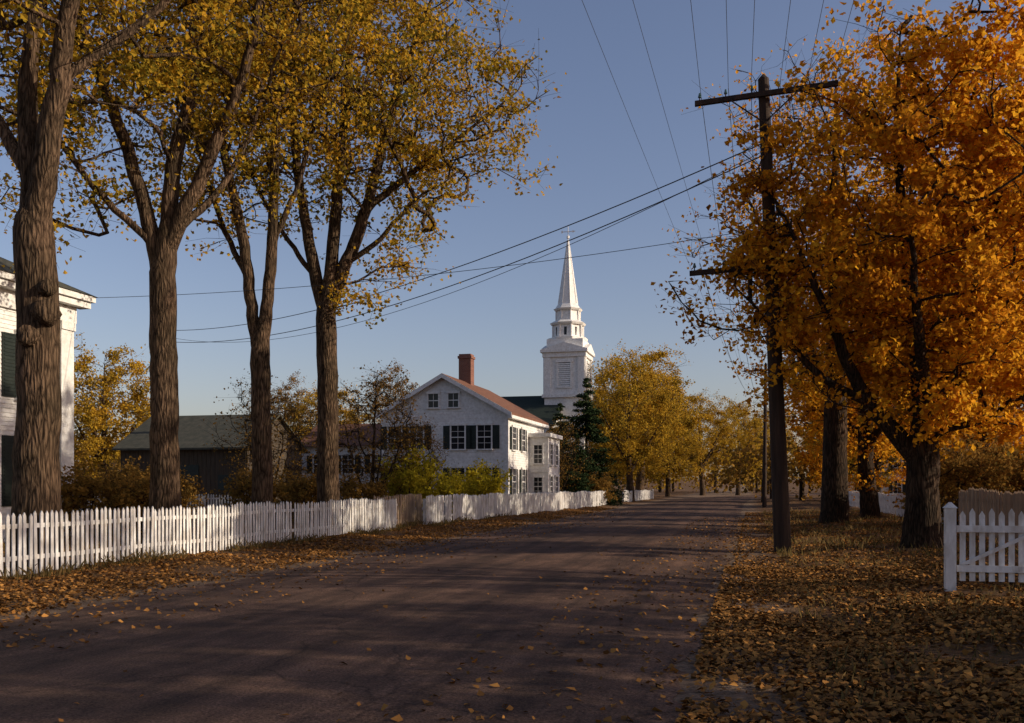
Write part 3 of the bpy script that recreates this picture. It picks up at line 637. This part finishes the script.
m3=gen_tree('elm_g3',23,18,6.0,520,24000,.2,.6,'bark','lf_yel',cb=.25,tallf=.58,clump=1.0)
m2=gen_tree('maple_g2',22,17,5.4,480,22000,.16,.5,'bark_d','lf_brown',cb=.25,tallf=.58)
m4=gen_tree('elm_g4',24,14,4.6,400,20000,.19,.55,'bark','lf_yel',cb=.2,tallf=.55,clump=1.0)
m5=gen_tree('bare_g5',25,18,4.8,480,9500,.13,.5,'bark_d','lf_org',cb=.25,tallf=.6,ntw=4,clump=1.1)
put('maple_tree',m5,12.9,38,.5,1.1)
put('maple_tree',m1,16.2,43,1.2,1.0)
put('maple_tree',m1,24.5,50,2.9,.95)
put('maple_tree',m1,*W(7.8,66)[:2],4.2,.95)
put('maple_tree',m4,*W(8.5,80)[:2],1.0,.95)
put('maple_tree',m1,*W(8.5,96)[:2],.3,.85)
put('maple_tree',m4,*W(11.5,112)[:2],2.0,1.0)
put('maple_tree',m3,*W(14.5,128)[:2],2.9,.9)
put('maple_tree',m1,19,31,2.0,1.0)
# more street maples just outside the picture; their shadows cross the road
put('maple_tree',m1,17,5.5,3.3,.7)
put('maple_tree',m5,17,13.0,1.9,.7)
for k,(t,s,me,rz,sc) in enumerate([(-11.5,94,m4,.5,1.0),(-12,106,m3,1.8,.98),(-13.5,118,m3,3.3,.95),(-11,132,m4,4.4,1.05),(-7,146,m3,.2,.9),(-16,128,m4,2.2,1.1),(-2,160,m4,1.2,1.1),(3,172,m3,2.7,.9)]):
    put('elm_tree',me,*W(t,s)[:2],rz,sc)
put('elm_tree',m4,-29,68,.7,.82); put('elm_tree',m3,-32.5,62,2.7,.72)
put('elm_tree',m2,-22,92,1.1,.7); put('elm_tree',m3,-17,88,2.0,.62); put('elm_tree',m2,-12,98,.3,.8); put('elm_tree',m5,-6,115,.3,.75)
s1=make_tree('yard_tree',31,[[(0,0,-.2,.13),(0,0,1,.09),(.1,0,3,.06),(.2,0,6,.02)],[(0,0,.4,.06),(-.7,0,2,.05),(-1.2,.2,4,.02)],[(0,0,.5,.06),(.8,.2,2,.05),(1.5,.3,4,.02)],[(0,0,.3,.05),(.2,-.8,2,.04),(.3,-1.4,3.6,.02)],[(0,0,.3,.05),(.2,.8,2,.04),(.3,1.4,3.6,.02)]],
  [(0,0,3.6,2.3,2.2,2.9)],300,3000,.10,.38,'bark_d','lf_brown',twig_r=.009,zatt=.5,ntw=5)
put('yard_tree',s1,-6.8,46,0,1.1); put('yard_tree',s1,-5.2,50,2,.8); put('yard_tree',s1,-11.2,44,4,1.0); put('yard_tree',s1,3.4,73,1,1.0)
sb=make_tree('shrub',32,[[(0,0,-.1,.04),(0,0,.6,.03),(0,.1,1.2,.015)],[(0,0,0,.03),(-.4,0,.5,.02),(-.6,0,1.1,.01)],[(0,0,0,.03),(.4,.1,.5,.02),(.6,.1,1.1,.01)]],
  [(0,0,.85,.85,.8,.8)],160,5200,.075,.17,'bark_d','lf_bush',twig_r=.006,zatt=.05)
sc2=make_tree('shrub_brown',33,[[(0,0,-.1,.04),(0,0,.6,.03),(0,.1,1.2,.015)],[(0,0,0,.03),(-.4,0,.5,.02),(-.6,0,1.1,.01)],[(0,0,0,.03),(.4,.1,.5,.02),(.6,.1,1.1,.01)]],
  [(0,0,.9,1.0,.9,.9)],160,4200,.085,.2,'bark_d','lf_brown',twig_r=.006,zatt=.05)
for x,y,sc in((-4.9,47.5,1.9),(-3.0,49,1.3),(-1.6,50.5,1.55),(-2.4,50.2,1.0)): put('yellow_bush',sb,x,y,x,sc)
for x,y,sc in((-13,36,1.2),(-11,40,1.3),(-9.2,41,1.1),(-8.0,38,1.2),(-6.4,40,1.1),(-10.6,27.5,1.1),(-12.6,28.5,1.2),(-17,42,1.5),(-12.8,33,1.0),(4.4,78,1.6),(7.2,84,1.5),(6.8,76,1.4),(15.5,33,1.5),(17,36,1.6),(19,34,1.5),(20.5,42,2.0),(23,44,2.2)): put('brown_bush',sc2,x,y,x,sc)
def conifer(name,seed,H,R):
    rng=np.random.default_rng(seed); Vs=[];Fs=[];o=0;C=[]
    V,F=tube([(0,0,-.2),(0,0,H*.5),(0,0,H)],[.18,.1,.01],8); Vs.append(V);Fs.append(F);o+=len(V)
    for i in range(170):
        u=rng.random()**1.2; z=.5+u*(H-.7); l=R*(1-u)**.85*(.6+.6*rng.random())+.15; a=rng.random()*6.28
        k=np.linspace(0,1,5); p=np.stack([np.cos(a)*l*k,np.sin(a)*l*k,z-.35*l*k+.22*l*k*k],-1)
        V,F=tube(p,np.linspace(.03,.006,5),3); Vs.append(V);Fs.append(F+o);o+=len(V)
        m=int(26+50*l); q=rng.random(m)**.7; b=np.stack([np.cos(a)*l*q,np.sin(a)*l*q,z-.35*l*q+.22*l*q*q],-1)
        C.append(b+rng.normal(size=(m,3))*np.array([.16,.16,.09])*(.5+l*.35))
    nb=sum(map(len,Fs)); C=np.vstack(C); V,F=leaves(C,.26*(.7+.6*rng.random(len(C))),rng,asp=.16); Vs.append(V);Fs.append(F+o)
    F=np.vstack(Fs); mi=np.zeros(len(F),int); mi[nb:]=1; r=np.zeros(len(F)); r[nb:]=rng.random(len(C))
    return np_mesh(name,np.vstack(Vs),F,[M['bark_d'],M['lf_ever']],mi,r)
cf=conifer('spruce',41,10.5,3.1)
put('spruce_tree',cf,6.1,78,0,1.0); put('spruce_tree',cf,4.3,84,2,.85); put('spruce_tree',cf,5.0,74,1,.55)
def mass(name,items,seed,leafm,ls=.6):
    rng=np.random.default_rng(seed); C=[];R=[];Vs=[];Fs=[];o=0
    for (x,y,h,r,n) in items:
        V,F=tube([(x,y,-.5),(x,y,h*.4),(x,y,h*.8)],[.3,.25,.05],5); Vs.append(V);Fs.append(F+o);o+=len(V)
        nc=14; cc=rng.normal(size=(nc,3)); cc/=np.linalg.norm(cc,axis=1)[:,None]; cc=cc*np.array([r*.6,r*.6,h*.30])+np.array([x,y,h*.52])
        k=rng.integers(0,nc,n); cv=rng.random(nc); C.append(cc[k]+rng.normal(size=(n,3))*np.array([r*.22,r*.22,h*.11])); R.append(np.clip(.6*cv[k]+.4*rng.random(n),0,1))
    nb=sum(map(len,Fs)); C=np.vstack(C); C[:,2]=np.abs(C[:,2]); V,F=leaves(C,ls*(.6+.8*rng.random(len(C))),rng); Vs.append(V);Fs.append(F+o)
    F=np.vstack(Fs); mi=np.zeros(len(F),int); mi[nb:]=1; r=np.zeros(len(F)); r[nb:]=np.concatenate(R)
    add(name,np_mesh(name,np.vstack(Vs),F,[M['bark_d'],leafm],mi,r))
rng=np.random.default_rng(77)
it=[(x,170+rng.random()*50,9+rng.random()*6,5+rng.random()*3,900) for x in np.arange(-130,45,6.5)]
mass('distant_trees',it,1,M['lf_brown'])
it=[(x,175+rng.random()*50,9+rng.random()*6,5+rng.random()*3,900) for x in np.arange(25,150,6)]
mass('distant_trees',it,2,M['lf_yel'])
it=[(24+i*5.5+rng.normal(),78+rng.random()*22-.3*i,5+rng.random()*5,3.5+rng.random()*2,800) for i in range(14)]
mass('distant_trees',it,3,M['lf_brown'],.4)
# ------------------------------------------------------------ light, sky, camera
EL=math.radians(20); AZ=math.radians(-12)
sv=Vector((math.cos(EL)*math.cos(AZ),math.cos(EL)*math.sin(AZ),math.sin(EL)))
ld=bpy.data.lights.new('sun','SUN'); ld.energy=5.0; ld.angle=math.radians(.5); ld.color=(1,.85,.66)
lo=bpy.data.objects.new('sun',ld); COL.objects.link(lo); lo.rotation_euler=sv.to_track_quat('Z','Y').to_euler()
w=bpy.data.worlds.new("World"); scene.world=w; w.use_nodes=True; nt=w.node_tree
sk=nt.nodes.new('ShaderNodeTexSky'); sk.sky_type='NISHITA'; sk.sun_disc=False; sk.sun_elevation=EL; sk.sun_rotation=math.pi/2-AZ
sk.air_density=1.0; sk.dust_density=1.5; sk.ozone_density=2.0
tint=nt.nodes.new('ShaderNodeMixRGB'); tint.blend_type='MULTIPLY'; tint.inputs[0].default_value=1; tint.inputs[2].default_value=(1.14,.97,1.0,1)
nt.links.new(sk.outputs[0],tint.inputs[1]); nt.links.new(tint.outputs[0],nt.nodes['Background'].inputs[0]); nt.nodes['Background'].inputs[1].default_value=.125
cam=bpy.data.cameras.new('camera'); co=bpy.data.objects.new('camera',cam); COL.objects.link(co)
co.location=(0,0,1.7); co.rotation_euler=(math.pi/2,0,0); cam.lens=33.4; cam.sensor_width=36; cam.shift_y=.1206; cam.clip_end=6000; cam.clip_start=.1
scene.camera=co
scene.view_settings.view_transform='Standard'; scene.view_settings.look='None'; scene.view_settings.exposure=0
